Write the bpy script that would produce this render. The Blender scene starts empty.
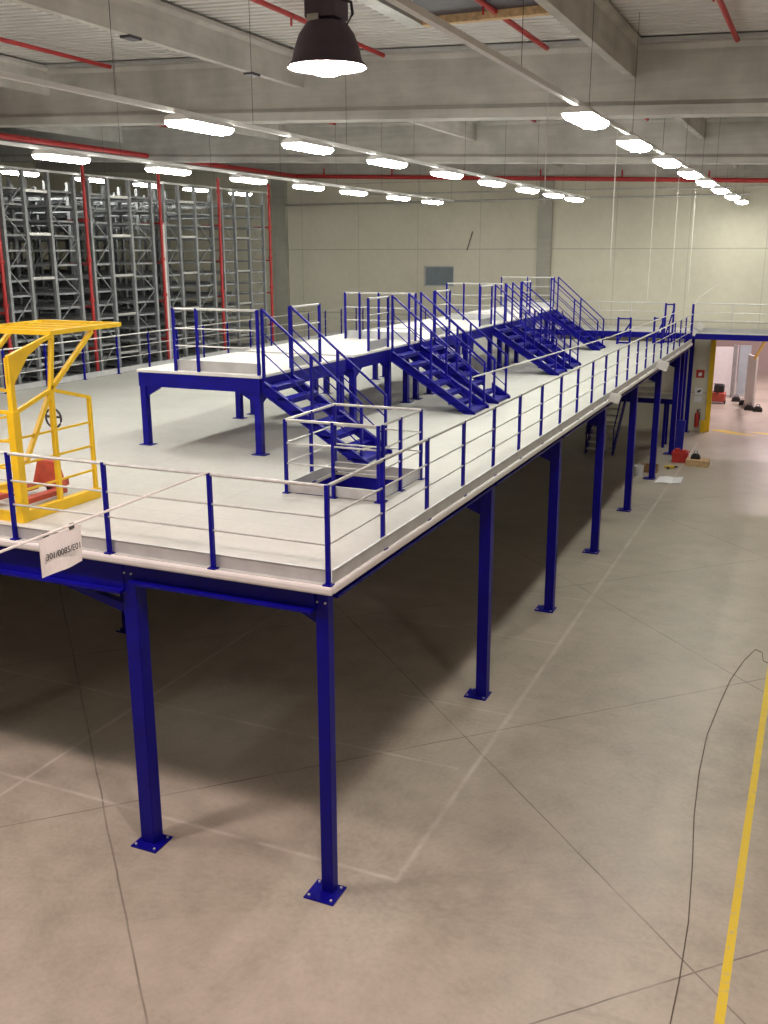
import bpy, bmesh, math, random
from mathutils import Vector, Matrix
random.seed(7)
C = bpy.context.scene.collection
SC = bpy.context.scene
PI = math.pi

# ------------------------------------------------------------------ helpers
class MB:
    """collects shapes (world or local coordinates) and links them as ONE mesh object"""
    def __init__(s): s.v = []; s.f = []
    def add(s, vs, fs):
        b = len(s.v); s.v += [tuple(v) for v in vs]; s.f += [tuple(b + i for i in f) for f in fs]; return s
    def box(s, x0, x1, y0, y1, z0, z1):
        vs = [(x0,y0,z0),(x1,y0,z0),(x1,y1,z0),(x0,y1,z0),(x0,y0,z1),(x1,y0,z1),(x1,y1,z1),(x0,y1,z1)]
        return s.add(vs, [(0,3,2,1),(4,5,6,7),(0,1,5,4),(1,2,6,5),(2,3,7,6),(3,0,4,7)])
    def bar(s, p, q, w, h=None, up=(0,0,1)):
        h = h or w; p = Vector(p); q = Vector(q); d = (q - p).normalized(); u = Vector(up)
        if abs(d.dot(u)) > .98: u = Vector((0,1,0))
        r = d.cross(u).normalized(); u = r.cross(d).normalized()
        vs = []
        for o in (p, q):
            for a, b in ((-1,-1),(1,-1),(1,1),(-1,1)): vs.append(o + r*a*w/2 + u*b*h/2)
        return s.add(vs, [(3,2,1,0),(4,5,6,7),(0,1,5,4),(1,2,6,5),(2,3,7,6),(3,0,4,7)])
    def tube(s, pts, r, n=8):
        pts = [Vector(p) for p in pts]; rings = []
        for i, p in enumerate(pts):
            d = (pts[min(i+1, len(pts)-1)] - pts[max(i-1, 0)]).normalized()
            u = Vector((0,0,1)) if abs(d.z) < .95 else Vector((1,0,0))
            a = d.cross(u).normalized(); b = a.cross(d).normalized()
            rings.append([p + a*math.cos(2*PI*k/n)*r + b*math.sin(2*PI*k/n)*r for k in range(n)])
        b0 = len(s.v); s.v += [tuple(v) for R in rings for v in R]
        for i in range(len(pts)-1):
            for k in range(n):
                s.f.append((b0+i*n+k, b0+i*n+(k+1)%n, b0+(i+1)*n+(k+1)%n, b0+(i+1)*n+k))
        s.f.append(tuple(b0+k for k in reversed(range(n)))); s.f.append(tuple(b0+(len(pts)-1)*n+k for k in range(n)))
        return s
    def prism(s, poly, axis, a, b, da=0, db=0):
        """poly in the plane across axis; x: (y,z)  y: (x,z)  z: (x,y). da/db lift the z of each end"""
        def P(t, u, w, dz):
            return {'x': (t, u, w+dz), 'y': (u, t, w+dz), 'z': (u, w, t)}[axis]
        n = len(poly); vs = [P(a,u,w,da) for u,w in poly] + [P(b,u,w,db) for u,w in poly]
        fs = [tuple(range(n))[::-1], tuple(range(n, 2*n))] + [(i,(i+1)%n,n+(i+1)%n,n+i) for i in range(n)]
        return s.add(vs, fs)
    def lathe(s, prof, cx=0, cy=0, n=24, a0=0, cap=True):
        b0 = len(s.v)
        for r, z in prof:
            for k in range(n):
                a = 2*PI*k/n; s.v.append((cx+r*math.cos(a), cy+r*math.sin(a), z))
        for i in range(len(prof)-1):
            for k in range(n):
                s.f.append((b0+i*n+k, b0+i*n+(k+1)%n, b0+(i+1)*n+(k+1)%n, b0+(i+1)*n+k))
        if cap:
            s.f.append(tuple(b0+k for k in reversed(range(n)))); s.f.append(tuple(b0+(len(prof)-1)*n+k for k in range(n)))
        return s
    def build(s, name, mat, parent=None, bevel=0, smooth=False, local=False):
        o0 = Vector((0,0,0))
        if parent is not None and not local:
            q = parent
            while q: o0 += q.location; q = q.parent
        me = bpy.data.meshes.new(name)
        me.from_pydata([Vector(v) - o0 for v in s.v], [], s.f)
        bm = bmesh.new(); bm.from_mesh(me); bmesh.ops.recalc_face_normals(bm, faces=bm.faces); bm.to_mesh(me); bm.free()
        if smooth:
            for p in me.polygons: p.use_smooth = True
            try: me.set_sharp_from_angle(angle=math.radians(40))
            except Exception: pass
        me.materials.append(mat)
        o = bpy.data.objects.new(name, me); C.objects.link(o)
        if parent is not None: o.parent = parent
        if bevel:
            m = o.modifiers.new('Bevel', 'BEVEL'); m.width = bevel; m.segments = 2; m.limit_method = 'ANGLE'
        return o

def tag(o, label, cat, group=None):
    o['label'] = label; o['category'] = cat
    if group: o['group'] = group
    return o
def thing(name, label, cat, loc=(0,0,0), group=None, rz=0):
    o = bpy.data.objects.new(name, None); C.objects.link(o); o.location = loc; o.rotation_euler = (0,0,rz)
    o.empty_display_size = .2
    return tag(o, label, cat, group)
def struct(name, mb, m, **k):
    o = mb.build(name, m, **k); o['kind'] = 'structure'; return o
def dup(root, loc, label, rz=None):
    r = root.copy(); C.objects.link(r); r.location = loc; r['label'] = label
    if rz is not None: r.rotation_euler = (0,0,rz)
    for ch in root.children:
        c = ch.copy(); C.objects.link(c); c.parent = r
        for g in ch.children:
            d = g.copy(); C.objects.link(d); d.parent = c
    return r
ORD = 'first second third fourth fifth sixth seventh eighth ninth tenth eleventh twelfth thirteenth fourteenth'.split()

# ------------------------------------------------------------------ materials
class NT:
    def __init__(s, name):
        s.m = bpy.data.materials.new(name); s.m.use_nodes = True; s.t = s.m.node_tree; s.n = s.t.nodes
        s.b = s.n['Principled BSDF']
    def new(s, t, **k):
        n = s.n.new(t)
        for a, v in k.items(): setattr(n, a, v)
        return n
    def link(s, a, b): s.t.links.new(a, b)
    def math(s, op, a, b=None, c=None, clamp=False):
        n = s.new('ShaderNodeMath', operation=op, use_clamp=clamp)
        for i, v in enumerate((a, b, c)):
            if v is None: continue
            if hasattr(v, 'is_output'): s.link(v, n.inputs[i])
            else: n.inputs[i].default_value = v
        return n.outputs[0]
    def pos(s):
        g = s.new('ShaderNodeNewGeometry'); x = s.new('ShaderNodeSeparateXYZ'); s.link(g.outputs['Position'], x.inputs[0])
        return g.outputs['Position'], x.outputs[0], x.outputs[1], x.outputs[2]
    def noise(s, vec, scale, detail=4, rough=.55):
        n = s.new('ShaderNodeTexNoise'); n.inputs['Scale'].default_value = scale; n.inputs['Detail'].default_value = detail
        n.inputs['Roughness'].default_value = rough; s.link(vec, n.inputs['Vector']); return n.outputs['Fac']
    def ramp(s, f, stops):
        r = s.new('ShaderNodeValToRGB'); e = r.color_ramp.elements
        while len(e) < len(stops): e.new(.5)
        for el, (p, c) in zip(e, stops): el.position = p; el.color = (*c, 1)
        s.link(f, r.inputs[0]); return r.outputs[0]
    def mix(s, f, a, b):
        n = s.new('ShaderNodeMix', data_type='RGBA')
        for i, v in ((0, f), (6, a), (7, b)):
            if hasattr(v, 'is_output'): s.link(v, n.inputs[i])
            else: n.inputs[i].default_value = v if i == 0 else (*v, 1)
        return n.outputs[2]
    def line(s, coord, c, w):
        """1 inside |coord-c|<w, soft edge"""
        d = s.math('ABSOLUTE', s.math('SUBTRACT', coord, c))
        return s.math('SUBTRACT', 1.0, s.math('SMOOTH_MIN', s.math('DIVIDE', d, w), 1.0, .3), clamp=True)
    def grid(s, coord, off, per, w):
        m = s.math('PINGPONG', s.math('SUBTRACT', coord, off), per/2)
        return s.math('LESS_THAN', m, w)
    def between(s, coord, a, b):
        return s.math('MULTIPLY', s.math('GREATER_THAN', coord, a), s.math('LESS_THAN', coord, b))

def plain(name, col, rough=.5, metal=0, var=.12, scale=6, bump=0):
    t = NT(name); p, x, y, z = t.pos()
    f = t.noise(p, scale, 5)
    c0 = tuple(c*(1-var) for c in col); c1 = tuple(min(1, c*(1+var)) for c in col)
    t.link(t.ramp(f, [(.3, c0), (.7, c1)]), t.b.inputs['Base Color'])
    t.b.inputs['Roughness'].default_value = rough; t.b.inputs['Metallic'].default_value = metal
    if bump:
        b = t.new('ShaderNodeBump'); b.inputs['Strength'].default_value = bump; b.inputs['Distance'].default_value = .02
        t.link(t.noise(p, scale*6, 6), b.inputs['Height']); t.link(b.outputs[0], t.b.inputs['Normal'])
    return t.m
def emit(name, col, strength):
    t = NT(name); p, x, y, z = t.pos()
    t.b.inputs['Base Color'].default_value = (.8,.8,.8,1)
    t.b.inputs['Emission Color'].default_value = (*col, 1); t.b.inputs['Emission Strength'].default_value = strength
    return t.m

M = {}
M['blue'] = plain('blue_paint', (.0030, .0016, .215), .42, 0, .15, 3)
M['blue'].node_tree.nodes['Principled BSDF'].inputs['Specular IOR Level'].default_value = .2
M['galv'] = plain('galvanised_steel', (.56, .56, .55), .36, .55, .12, 9)
M['zinc'] = plain('zinc_sheet', (.52, .53, .54), .42, .35, .10, 4)
M['lip'] = plain('pale_edge_trim', (.66, .645, .63), .5, 0, .05, 3)
M['rackgrey'] = plain('rack_steel', (.27, .285, .30), .5, .15, .15, 5)
M['shelf'] = plain('rack_shelf', (.30, .315, .33), .55, .05, .2, 4)
M['yellow'] = plain('yellow_paint', (.76, .49, .008), .45, 0, .08, 4)
M['red'] = plain('red_paint', (.52, .035, .03), .45, 0, .12, 4)
M['pipered'] = plain('red_pipe_paint', (.45, .028, .03), .5, 0, .12, 4)
M['jackred'] = plain('worn_red_paint', (.42, .07, .045), .5, 0, .2, 8)
M['cable'] = plain('brown_cable', (.10, .075, .055), .7, 0, .1, 9)
M['black'] = plain('black_rubber', (.018, .018, .02), .6, 0, .2, 9)
M['darkmetal'] = plain('dark_metal', (.05, .045, .06), .45, .3, .2, 9)
M['white'] = plain('white_sheet', (.78, .78, .79), .5, 0, .04, 5)
M['paper'] = plain('white_paper', (.85, .85, .88), .7, 0, .03, 9)
M['ink'] = plain('black_ink', (.05, .05, .05), .7, 0, .05, 9)
M['label'] = plain('label_card', (.70, .68, .66), .6, 0, .04, 9)
M['wood'] = plain('pale_pine', (.62, .43, .24), .7, 0, .25, 14)
M['cardboard'] = plain('brown_cardboard', (.33, .18, .08), .8, 0, .15, 9)
M['greyblue'] = plain('grey_blue_panel', (.36, .42, .46), .5, 0, .06, 2)
M['glass'] = plain('dull_window_glass', (.20, .24, .27), .25, 0, .1, 2)
M['rope'] = plain('pale_cord', (.62, .60, .57), .8, 0, .1, 20)
M['housing'] = plain('lamp_housing', (.70, .70, .70), .5, 0, .04, 9)
M['bowl'] = plain('dark_lamp_bowl', (.10, .08, .115), .5, .2, .1, 6)
M['fluor'] = emit('fluorescent_diffuser', (1, .985, .88), 68)
M['halide'] = emit('metal_halide_lens', (1, .79, .75), 450)

def concrete(name, a, b, sc=1.2, rough=.85):
    t = NT(name); p, x, y, z = t.pos()
    n1 = t.noise(p, sc, 8, .6); n2 = t.noise(p, sc*.25, 3)
    mp = t.new('ShaderNodeMapping'); mp.inputs['Scale'].default_value = (.3, .3, 6); t.link(p, mp.inputs[0])
    n3 = t.noise(mp.outputs[0], 1.2, 4)
    f = t.math('ADD', t.math('MULTIPLY', n1, .5), t.math('ADD', t.math('MULTIPLY', n2, .25), t.math('MULTIPLY', n3, .25)))
    t.link(t.ramp(f, [(.36, a), (.64, b)]), t.b.inputs['Base Color']); t.b.inputs['Roughness'].default_value = rough
    bp = t.new('ShaderNodeBump'); bp.inputs['Strength'].default_value = .25; bp.inputs['Distance'].default_value = .03
    t.link(n1, bp.inputs['Height']); t.link(bp.outputs[0], t.b.inputs['Normal'])
    return t.m
M['concrete'] = concrete('beam_concrete', (.36, .345, .32), (.58, .56, .525))
M['colconc'] = concrete('column_concrete', (.33, .32, .28), (.44, .43, .38))

# precast wall panels with joints
t = NT('precast_wall'); p, x, y, z = t.pos()
c = t.ramp(t.math('ADD', t.math('MULTIPLY', t.noise(p, .35, 4), .7), t.math('MULTIPLY', t.noise(p, 5, 5), .3)), [(.35, (.60, .575, .475)), (.65, (.69, .665, .555))])
j = t.math('MAXIMUM', t.grid(z, 7.40, 2.9, .018), t.grid(x, -6.66, 2.95, .010))
c = t.mix(t.math('MULTIPLY', j, .45), c, (.17, .16, .13))
t.link(c, t.b.inputs['Base Color']); t.b.inputs['Roughness'].default_value = .8; M['wall'] = t.m

# pale deck boards
t = NT('deck_boards'); p, x, y, z = t.pos()
c = t.ramp(t.math('ADD', t.math('MULTIPLY', t.noise(p, .8, 5), .6), t.math('MULTIPLY', t.noise(p, 9, 5), .4)), [(.35, (.445, .445, .42)), (.65, (.515, .515, .487))])
j = t.math('MAXIMUM', t.grid(y, .62, 1.22, .006), t.grid(x, -.6, 2.44, .006))
c = t.mix(t.math('MULTIPLY', j, .35), c, (.25, .24, .22))
t.link(c, t.b.inputs['Base Color']); t.b.inputs['Roughness'].default_value = .55; M['deck'] = t.m

# corrugated roof sheet
M['roof'] = plain('roof_sheet', (.66, .645, .635), .5, .05, .06, 1.5)
M['next'] = plain('rendered_wall', (.42, .34, .32), .8, 0, .08, .6)

# concrete floor: diagonal saw cuts, worn white and yellow lines, stains
t = NT('warehouse_floor'); p, x, y, z = t.pos()
n1 = t.noise(p, .28, 5); n2 = t.noise(p, 1.7, 8, .62); n3 = t.noise(p, 14, 6, .65)
f = t.math('ADD', t.math('MULTIPLY', n1, .42), t.math('ADD', t.math('MULTIPLY', n2, .36), t.math('MULTIPLY', n3, .22)))
c = t.ramp(f, [(.33, (.265, .235, .19)), (.50, (.40, .357, .292)), (.68, (.52, .468, .392))])
u = t.math('MULTIPLY', t.math('ADD', x, y), .70711); w = t.math('MULTIPLY', t.math('SUBTRACT', y, x), .70711)
wob = t.math('MULTIPLY', t.math('SUBTRACT', t.noise(p, .7, 2), .5), .05)
u = t.math('ADD', u, wob); w = t.math('ADD', w, wob)
j = t.math('MAXIMUM', t.grid(u, 3.18, 5.48, .011), t.grid(w, -2.47, 5.55, .011))
fade = t.math('MULTIPLY_ADD', t.noise(p, .9, 2), 1.6, -.28, clamp=True)
c = t.mix(t.math('MULTIPLY', j, fade), c, (.085, .07, .055))
# faint white setting-out lines
wl = t.math('MULTIPLY', t.line(x, .50, .06), t.between(y, .62, 31))
wl = t.math('MAXIMUM', wl, t.math('MULTIPLY', t.line(x, -5.33, .05), t.between(y, -1, 31)))
wl = t.math('MAXIMUM', wl, t.math('MULTIPLY', t.line(y, .68, .05), t.between(x, -14, .52)))
wl = t.math('MAXIMUM', wl, t.math('MULTIPLY', t.line(y, 3.46, .04), t.between(x, -14, .3)))
wl = t.math('MAXIMUM', wl, t.math('MULTIPLY', t.line(y, 5.42, .03), t.between(x, -1.5, .5)))
for yy_ in (8.67, 11.3, 14.05, 19.2):
    wl = t.math('MAXIMUM', wl, t.math('MULTIPLY', t.line(y, yy_, .03), t.between(x, -4, .5)))
wl = t.math('MULTIPLY', wl, t.math('MULTIPLY_ADD', t.noise(p, 1.6, 5), 2.2, -.55, clamp=True))
c = t.mix(t.math('MULTIPLY', wl, .7), c, (.68, .64, .58))
# dark rubber scuffs
mp = t.new('ShaderNodeMapping'); mp.inputs['Scale'].default_value = (.5, 2.6, 1); mp.inputs['Rotation'].default_value = (0,0,.5); t.link(p, mp.inputs[0])
sc = t.math('MULTIPLY_ADD', t.noise(mp.outputs[0], .7, 6, .7), 4.5, -2.75, clamp=True)
c = t.mix(t.math('MULTIPLY', sc, .5), c, (.17, .15, .125))
# hatched yellow strip at the doorway and worn yellow aisle line
yl = t.math('MULTIPLY', t.math('LESS_THAN', t.math('ABSOLUTE', t.math('SUBTRACT', x, 4.30)), .048), t.between(y, -12, 29))
stripe = t.math('LESS_THAN', t.math('FRACT', t.math('ADD', t.math('MULTIPLY', x, .55), t.math('MULTIPLY', y, .9))), .52)
yl = t.math('MAXIMUM', yl, t.math('MULTIPLY', t.math('MULTIPLY', t.between(x, .72, 6), t.between(y, 33.4, 34.3)), stripe))
worn = t.math('MULTIPLY_ADD', t.noise(p, 11, 6, .7), 5.0, -1.3, clamp=True)
c = t.mix(t.math('MULTIPLY', yl, worn), c, (.72, .52, .02))
t.link(c, t.b.inputs['Base Color'])
t.link(t.math('MULTIPLY_ADD', n2, .35, .22), t.b.inputs['Roughness'])
t.b.inputs['Specular IOR Level'].default_value = .45
bp = t.new('ShaderNodeBump'); bp.inputs['Strength'].default_value = .06; bp.inputs['Distance'].default_value = .02
t.link(n3, bp.inputs['Height']); t.link(bp.outputs[0], t.b.inputs['Normal'])
M['floor'] = t.m

# ------------------------------------------------------------------ camera (solved from the photograph)
F, YAW, PIT, ROL = 977.58, -.4163, -.26154, -.00227
cam = bpy.data.cameras.new('camera'); co = bpy.data.objects.new('camera', cam); C.objects.link(co)
cam.sensor_fit = 'VERTICAL'; cam.sensor_height = 32; cam.lens = 32*F/1024; cam.clip_end = 300
fw = Vector((math.sin(YAW)*math.cos(PIT), math.cos(YAW)*math.cos(PIT), math.sin(PIT)))
r = Vector((math.cos(YAW), -math.sin(YAW), 0)); u_ = r.cross(fw)
r2 = r*math.cos(ROL) + u_*math.sin(ROL); u2 = -r*math.sin(ROL) + u_*math.cos(ROL)
co.matrix_world = Matrix(((r2.x, u2.x, -fw.x, 4.5251), (r2.y, u2.y, -fw.y, -8.768), (r2.z, u2.z, -fw.z, 7.358), (0,0,0,1)))
SC.camera = co

D = 3.913          # mezzanine deck level
YW = 33.7          # back wall
SL = -.0375        # roof falls towards +X
def roofz(x): return 11.12 + SL*x
XL, XR, YF = -34.0, 13.0, -15.0

# ------------------------------------------------------------------ the hall
struct('floor', MB().box(XL-.3, XR+.3, YF-.3, 62, -.2, 0), M['floor'])
wb = MB()
def wbox(x0, x1, z0, z1=None):
    if z1 is None: wb.prism([(x0, z0), (x1, z0), (x1, roofz(x1)+.3), (x0, roofz(x0)+.3)], 'y', YW, YW+.3)
    else: wb.box(x0, x1, YW, YW+.3, z0, z1)
wbox(XL-.3, -12.25, 0); wbox(-12.25, -10.80, 6.68); wbox(-12.25, -10.80, 0, 5.76); wbox(-10.80, .50, 0)
wbox(.50, 6.2, 4.1); wbox(6.2, XR+.3, 0)
struct('wall_back', wb, M['wall'])
struct('wall_left', MB().box(XL-.3, XL, YF-.3, YW, 0, 13.0), M['wall'])
struct('wall_right', MB().box(XR, XR+.3, YF-.3, YW, 0, 11.0), M['wall'])
struct('wall_front', MB().box(XL, XR, YF-.3, YF, 0, 13.0), M['wall'])
# corrugated ceiling: ribs along X
prof = []; yy = YF - .3
while yy < YW + .2:
    prof += [(yy, 0), (yy+.13, 0), (yy+.155, .045), (yy+.225, .045)]; yy += .25
cm = MB(); n = len(prof)
for (px, dz) in ((XL-.3, roofz(XL-.3)), (XR+.3, roofz(XR+.3))):
    for (py, pz) in prof: cm.v.append((px, py, pz+dz))
    for (py, pz) in prof: cm.v.append((px, py, pz+dz+.02))
for i in range(n-1):
    cm.f.append((i, i+1, 2*n+i+1, 2*n+i)); cm.f.append((n+i, 3*n+i, 3*n+i+1, n+i+1))
struct('ceiling', cm, M['roof'])
# concrete main beams across the hall: I-section with a broad bottom flange
def ibeam(y, x0=XL, x1=XR):
    zb, zt = -1.33, -.02
    pr = [(y-.25,zb),(y+.25,zb),(y+.25,zb+.17),(y+.13,zb+.26),(y+.13,zt-.2),(y+.22,zt-.12),(y+.22,zt),(y-.22,zt),(y-.22,zt-.12),(y-.13,zt-.2),(y-.13,zb+.26),(y-.25,zb+.17)]
    return MB().prism(pr, 'x', x0, x1, roofz(x0), roofz(x1))
MAIN = [11.0, 22.35]
for yb in MAIN: struct('concrete_beam', ibeam(yb), M['concrete'])
struct('wall_beam', MB().prism([(YW-.35,-1.0),(YW,-1.0),(YW,-.02),(YW-.35,-.02)], 'x', XL, XR, roofz(XL), roofz(XR)), M['concrete'])
# secondary beams between them
bays = [(YF, MAIN[0]-.13), (MAIN[0]+.13, MAIN[1]-.13), (MAIN[1]+.13, YW-.35)]
for r_ in (.92, -5.98, -12.8, -19.6, -26.4, 7.8):
    for (ya, yb) in bays:
        z = roofz(r_) - .02
        pr = [(r_-.15, z-.66), (r_, z-.66), (r_, z-.15), (r_+.10, z-.10), (r_+.10, z-.03), (r_-.50, z-.01), (r_-.50, z-.10), (r_-.34, z-.17)]
        pu = struct('concrete_purlin', MB().prism(pr, 'y', ya, yb), M['concrete'])
        if r_ == -5.98 and yb < 12:
            for y in (5.2, 8.9): MB().box(r_-.17, r_+.02, y-.16, y+.16, z-.70, z-.655).build('bracket', M['darkmetal'], pu)
# steel angle along the roof edge at each beam
for yb in MAIN:
    struct('trim_1', MB().prism([(yb-.30,-.10),(yb-.23,-.10),(yb-.23,-.03),(yb-.30,-.03)], 'x', XL, XR, roofz(XL), roofz(XR)), M['zinc'])
# wall columns
for (x0, x1) in ((-19.9, -19.2), (-6.95, -6.38)):
    struct('concrete_column', MB().box(x0, x1, YW-.28, YW, 0, roofz(x1)-1.0), M['colconc'])
# window high in the back wall
wm = MB().box(-12.25,-10.80,YW+.06,YW+.16,5.76,5.82).box(-12.25,-10.80,YW+.06,YW+.16,6.62,6.68).box(-12.25,-12.19,YW+.06,YW+.16,5.82,6.62).box(-10.86,-10.80,YW+.06,YW+.16,5.82,6.62)
wo = struct('window_1', wm, M['zinc']); MB().box(-12.19,-10.86,YW+.10,YW+.13,5.82,6.62).build('pane', M['glass'], wo)
# doorway: yellow edge, next hall
struct('trim_2', MB().box(.44, .64, YW-.10, YW+.02, 0, 3.98).box(.50, .54, YW+.02, YW+.3, 0, 3.98), M['yellow'], bevel=.01)
struct('wall_far', MB().box(-8, 16, 56, 56.3, 0, 8.6), M['next'])
struct('wall_side', MB().box(-8.3, -8, 34, 56.3, 0, 8.6).box(16, 16.3, 34, 56.3, 0, 8.6), M['next'])
struct('ceiling_far', MB().box(-8.3, 16.3, 34, 56.3, 8.6, 8.8), M['roof'])
for k in range(3):
    z = 5.4 + k*.9
    struct('trim_3', MB().box(-8, 16, 55.9, 56, z, z+.12), M['zinc'])

# ------------------------------------------------------------------ the mezzanine
SX = 1.4316; FX = 1.4449
XM0 = -14.05; YM1 = 30.5
HX0, HX1, HY0, HY1 = -2.40, -.98, 3.46, 5.0      # hatch in the deck
mz = thing('mezzanine_platform', 'large blue steel mezzanine with pale deck standing on square columns', 'mezzanine', (0,0,0))
dk = MB()
for (x0,x1,y0,y1) in ((XM0,HX0,-.0,YM1),(HX1,0,0,YM1),(HX0,HX1,0,HY0),(HX0,HX1,HY1,YM1)): dk.box(x0,x1,y0,y1,D-.045,D)
dk.build('deck', M['deck'], mz)
lp = MB().box(XM0,.07,-.07,0,D-.10,D+.004); lp.build('edge_trim', M['lip'], mz, bevel=.03)
MB().box(0,.07,.0,YM1,D-.10,D+.004).build('edge_trim', M['lip'], mz, bevel=.03)
def cbeam(x0,x1,y,z0=3.50,z1=D-.05,face=-1):      # C-section along X, open side towards 'face'
    return MB().box(x0,x1,y-.02,y+.02,z0,z1).box(x0,x1,min(y,y+.11*face),max(y,y+.11*face),z0,z0+.035).box(x0,x1,min(y,y+.11*face),max(y,y+.11*face),z1-.035,z1)
def cbeamy(y0,y1,x,z0=3.50,z1=D-.05,face=1):
    return MB().box(x-.02,x+.02,y0,y1,z0,z1).box(min(x,x+.11*face),max(x,x+.11*face),y0,y1,z0,z0+.035).box(min(x,x+.11*face),max(x,x+.11*face),y0,y1,z1-.035,z1)
CXS = [-.15, -2.72, -7.58, -13.1]
CYS = [.19, 5.95, 10.45, 14.92, 19.38, 23.85, 28.32]
for i in range(len(CXS)-1):
    z0 = 3.56 if i == 0 else 3.42
    cbeam(CXS[i+1]+.07, CXS[i]-.07, .10, z0).build('edge_beam', M['blue'], mz)
for i in range(len(CYS)-1):
    cbeamy(CYS[i]+.07, CYS[i+1]-.07, -.13, 3.68).build('edge_beam', M['blue'], mz)
cbeamy(CYS[-1]+.07, YM1, -.13, 3.68).build('edge_beam', M['blue'], mz)
for yb in CYS[1:]:
    MB().box(XM0, -.25, yb-.06, yb+.06, 3.52, D-.05).build('cross_beam', M['blue'], mz)
for k in range(12):
    yb = 1.4 + k*2.45
    if min(abs(yb-y) for y in CYS) > .5 and not (HY0-.2 < yb < HY1+.2):
        MB().box(XM0, -.25, yb-.04, yb+.04, 3.66, D-.05).build('joist', M['blue'], mz)
# beams framing the hatch
MB().box(HX0-.06,HX0,HY0-.06,HY1+.06,3.62,D-.05).build('hatch_beam', M['blue'], mz)
MB().box(HX1,HX1+.06,HY0-.06,HY1+.06,3.62,D-.05).build('hatch_beam', M['blue'], mz)
MB().box(HX0,HX1,HY1,HY1+.06,3.62,D-.05).build('hatch_beam', M['blue'], mz)
MB().box(HX0,HX1,HY0-.06,HY0,3.62,D-.05).build('hatch_beam', M['blue'], mz)
def column(x, y, w, plate, knee=None):
    m = MB().box(x-w/2,x+w/2,y-w/2,y+w/2,.012,D-.06)
    c = m.build('column', M['blue'], mz, bevel=.012)
    px0,px1,py0,py1 = plate
    bp = MB().box(x+px0,x+px1,y+py0,y+py1,0,.02)
    pb = bp.build('base_plate', M['blue'], c, bevel=.004)
    bm = MB()
    for a in (px0+.05, px1-.05):
        for b in (py0+.05, py1-.05): bm.lathe([(.016,.02),(.016,.038),(.008,.044)], x+a, y+b, 8)
    bm.build('anchor_bolt', M['galv'], c)
    if knee == 'x':      # knee brace towards -X
        MB().prism([(x-w/2,3.12),(x-w/2,3.24),(x-1.25,3.44),(x-1.25,3.42),(x-1.1,3.36)], 'y', y-.05, y+.05).build('knee_brace', M['blue'], c)
    if knee == 'y':
        MB().prism([(x-w/2,3.20),(x-w/2,3.54),(x-.80,3.54),(x-.74,3.46)], 'y', y-.05, y+.05).build('knee_brace', M['blue'], c)
    if knee == 'c':
        MB().prism([(x-w/2,3.40),(x-w/2,3.60),(x-.42,3.60),(x-.36,3.54)], 'y', y-.05, y+.05).build('knee_brace', M['blue'], c)
    m = MB()
    for dz in (3.66,3.78):
        m.tube([(x-.05,y-w/2-.012,dz),(x-.05,y-w/2+.01,dz)],.013,8).tube([(x+.05,y-w/2-.012,dz),(x+.05,y-w/2+.01,dz)],.013,8)
    m.build('bolt', M['galv'], c)
column(CXS[0], CYS[0], .15, (-.22,.17,-.26,.11), 'c')
column(CXS[1], CYS[0], .20, (-.16,.22,-.24,.14), 'x')
for x in CXS[2:]: column(x, CYS[0], .20, (-.2,.2,-.2,.2), 'x')
for y in CYS[1:]: column(CXS[0], y, .19, (-.27,.12,-.2,.16), 'y')
for x in CXS[2:]:
    for y in CYS[1:]:
        if HX0-.1 < x < HX1+.1 and HY0 < y < HY1: continue
        column(x, y, .19, (-.19,.19,-.19,.19))
column(-.25, 30.3, .19, (-.19,.19,-.19,.19))

# ------------------------------------------------------------------ railings
def railing(name, label, cat, path, posts, z=D, kick=None, kick_side=0, post=.045, h=1.1, group=None, rails=(1.085,.75,.45), rail_mat='galv', post_mat='blue', foot=True, kickh=.15):
    """path: list of (x,y) for the rails; posts: list of (x,y)"""
    g = thing(name, label, cat, (path[0][0], path[0][1], z), group)
    for (x,y) in posts:
        p = MB().box(x-post/2,x+post/2,y-post/2,y+post/2,z+.002,z+h).build('post', M[post_mat], g)
        if foot: MB().box(x-.05,x+.05,y-.05,y+.05,z+.001,z+.016).build('foot_plate', M[post_mat], p)
    for i, rz in enumerate(rails):
        m = MB()
        r = .021 if i == 0 else .013
        m.tube([(x,y,z+rz) for (x,y) in path], r, 8)
        m.build('top_rail' if i == 0 else 'mid_rail', M[rail_mat], g, smooth=True)
    if kick:
        m = MB()
        for (x0,y0),(x1,y1) in kick:
            dx, dy = x1-x0, y1-y0; L = math.hypot(dx,dy); nx, ny = -dy/L*kick_side, dx/L*kick_side
            m.bar((x0+nx,y0+ny,z+.012+kickh/2),(x1+nx,y1+ny,z+.012+kickh/2),.012,kickh)
            m.bar((x0+nx,y0+ny,z+.012+kickh),(x1+nx,y1+ny,z+.012+kickh),.03,.008)
        m.build('kick_plate', M['zinc'], g)
    return g
fp = [(-k*FX, 0) for k in range(1,6)]
railing('guard_railing','guard railing with blue posts along the front edge of the mezzanine deck','railing',[(0,0),(-5*FX,0)],[(0,0)]+fp,kick=[((0,0),(-5*FX,0))],kick_side=-.035)
rp = [(0, k*SX) for k in range(1,21)]
railing('guard_railing','longest guard railing, running down the open aisle edge of the mezzanine deck','railing',[(0,0.03),(0,30.4)],rp,kick=[((0,0.03),(0,30.4))],kick_side=-.035)
lpst = [(XM0+.05, 1.0+1.46*k) for k in range(21)]
railing('guard_railing','guard railing in front of the tall grey racks, far edge of the deck','railing',[(XM0+.05,1.0),(XM0+.05,30.2)],lpst,kick=[((XM0+.05,1.0),(XM0+.05,30.2))],kick_side=.03)
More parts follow.
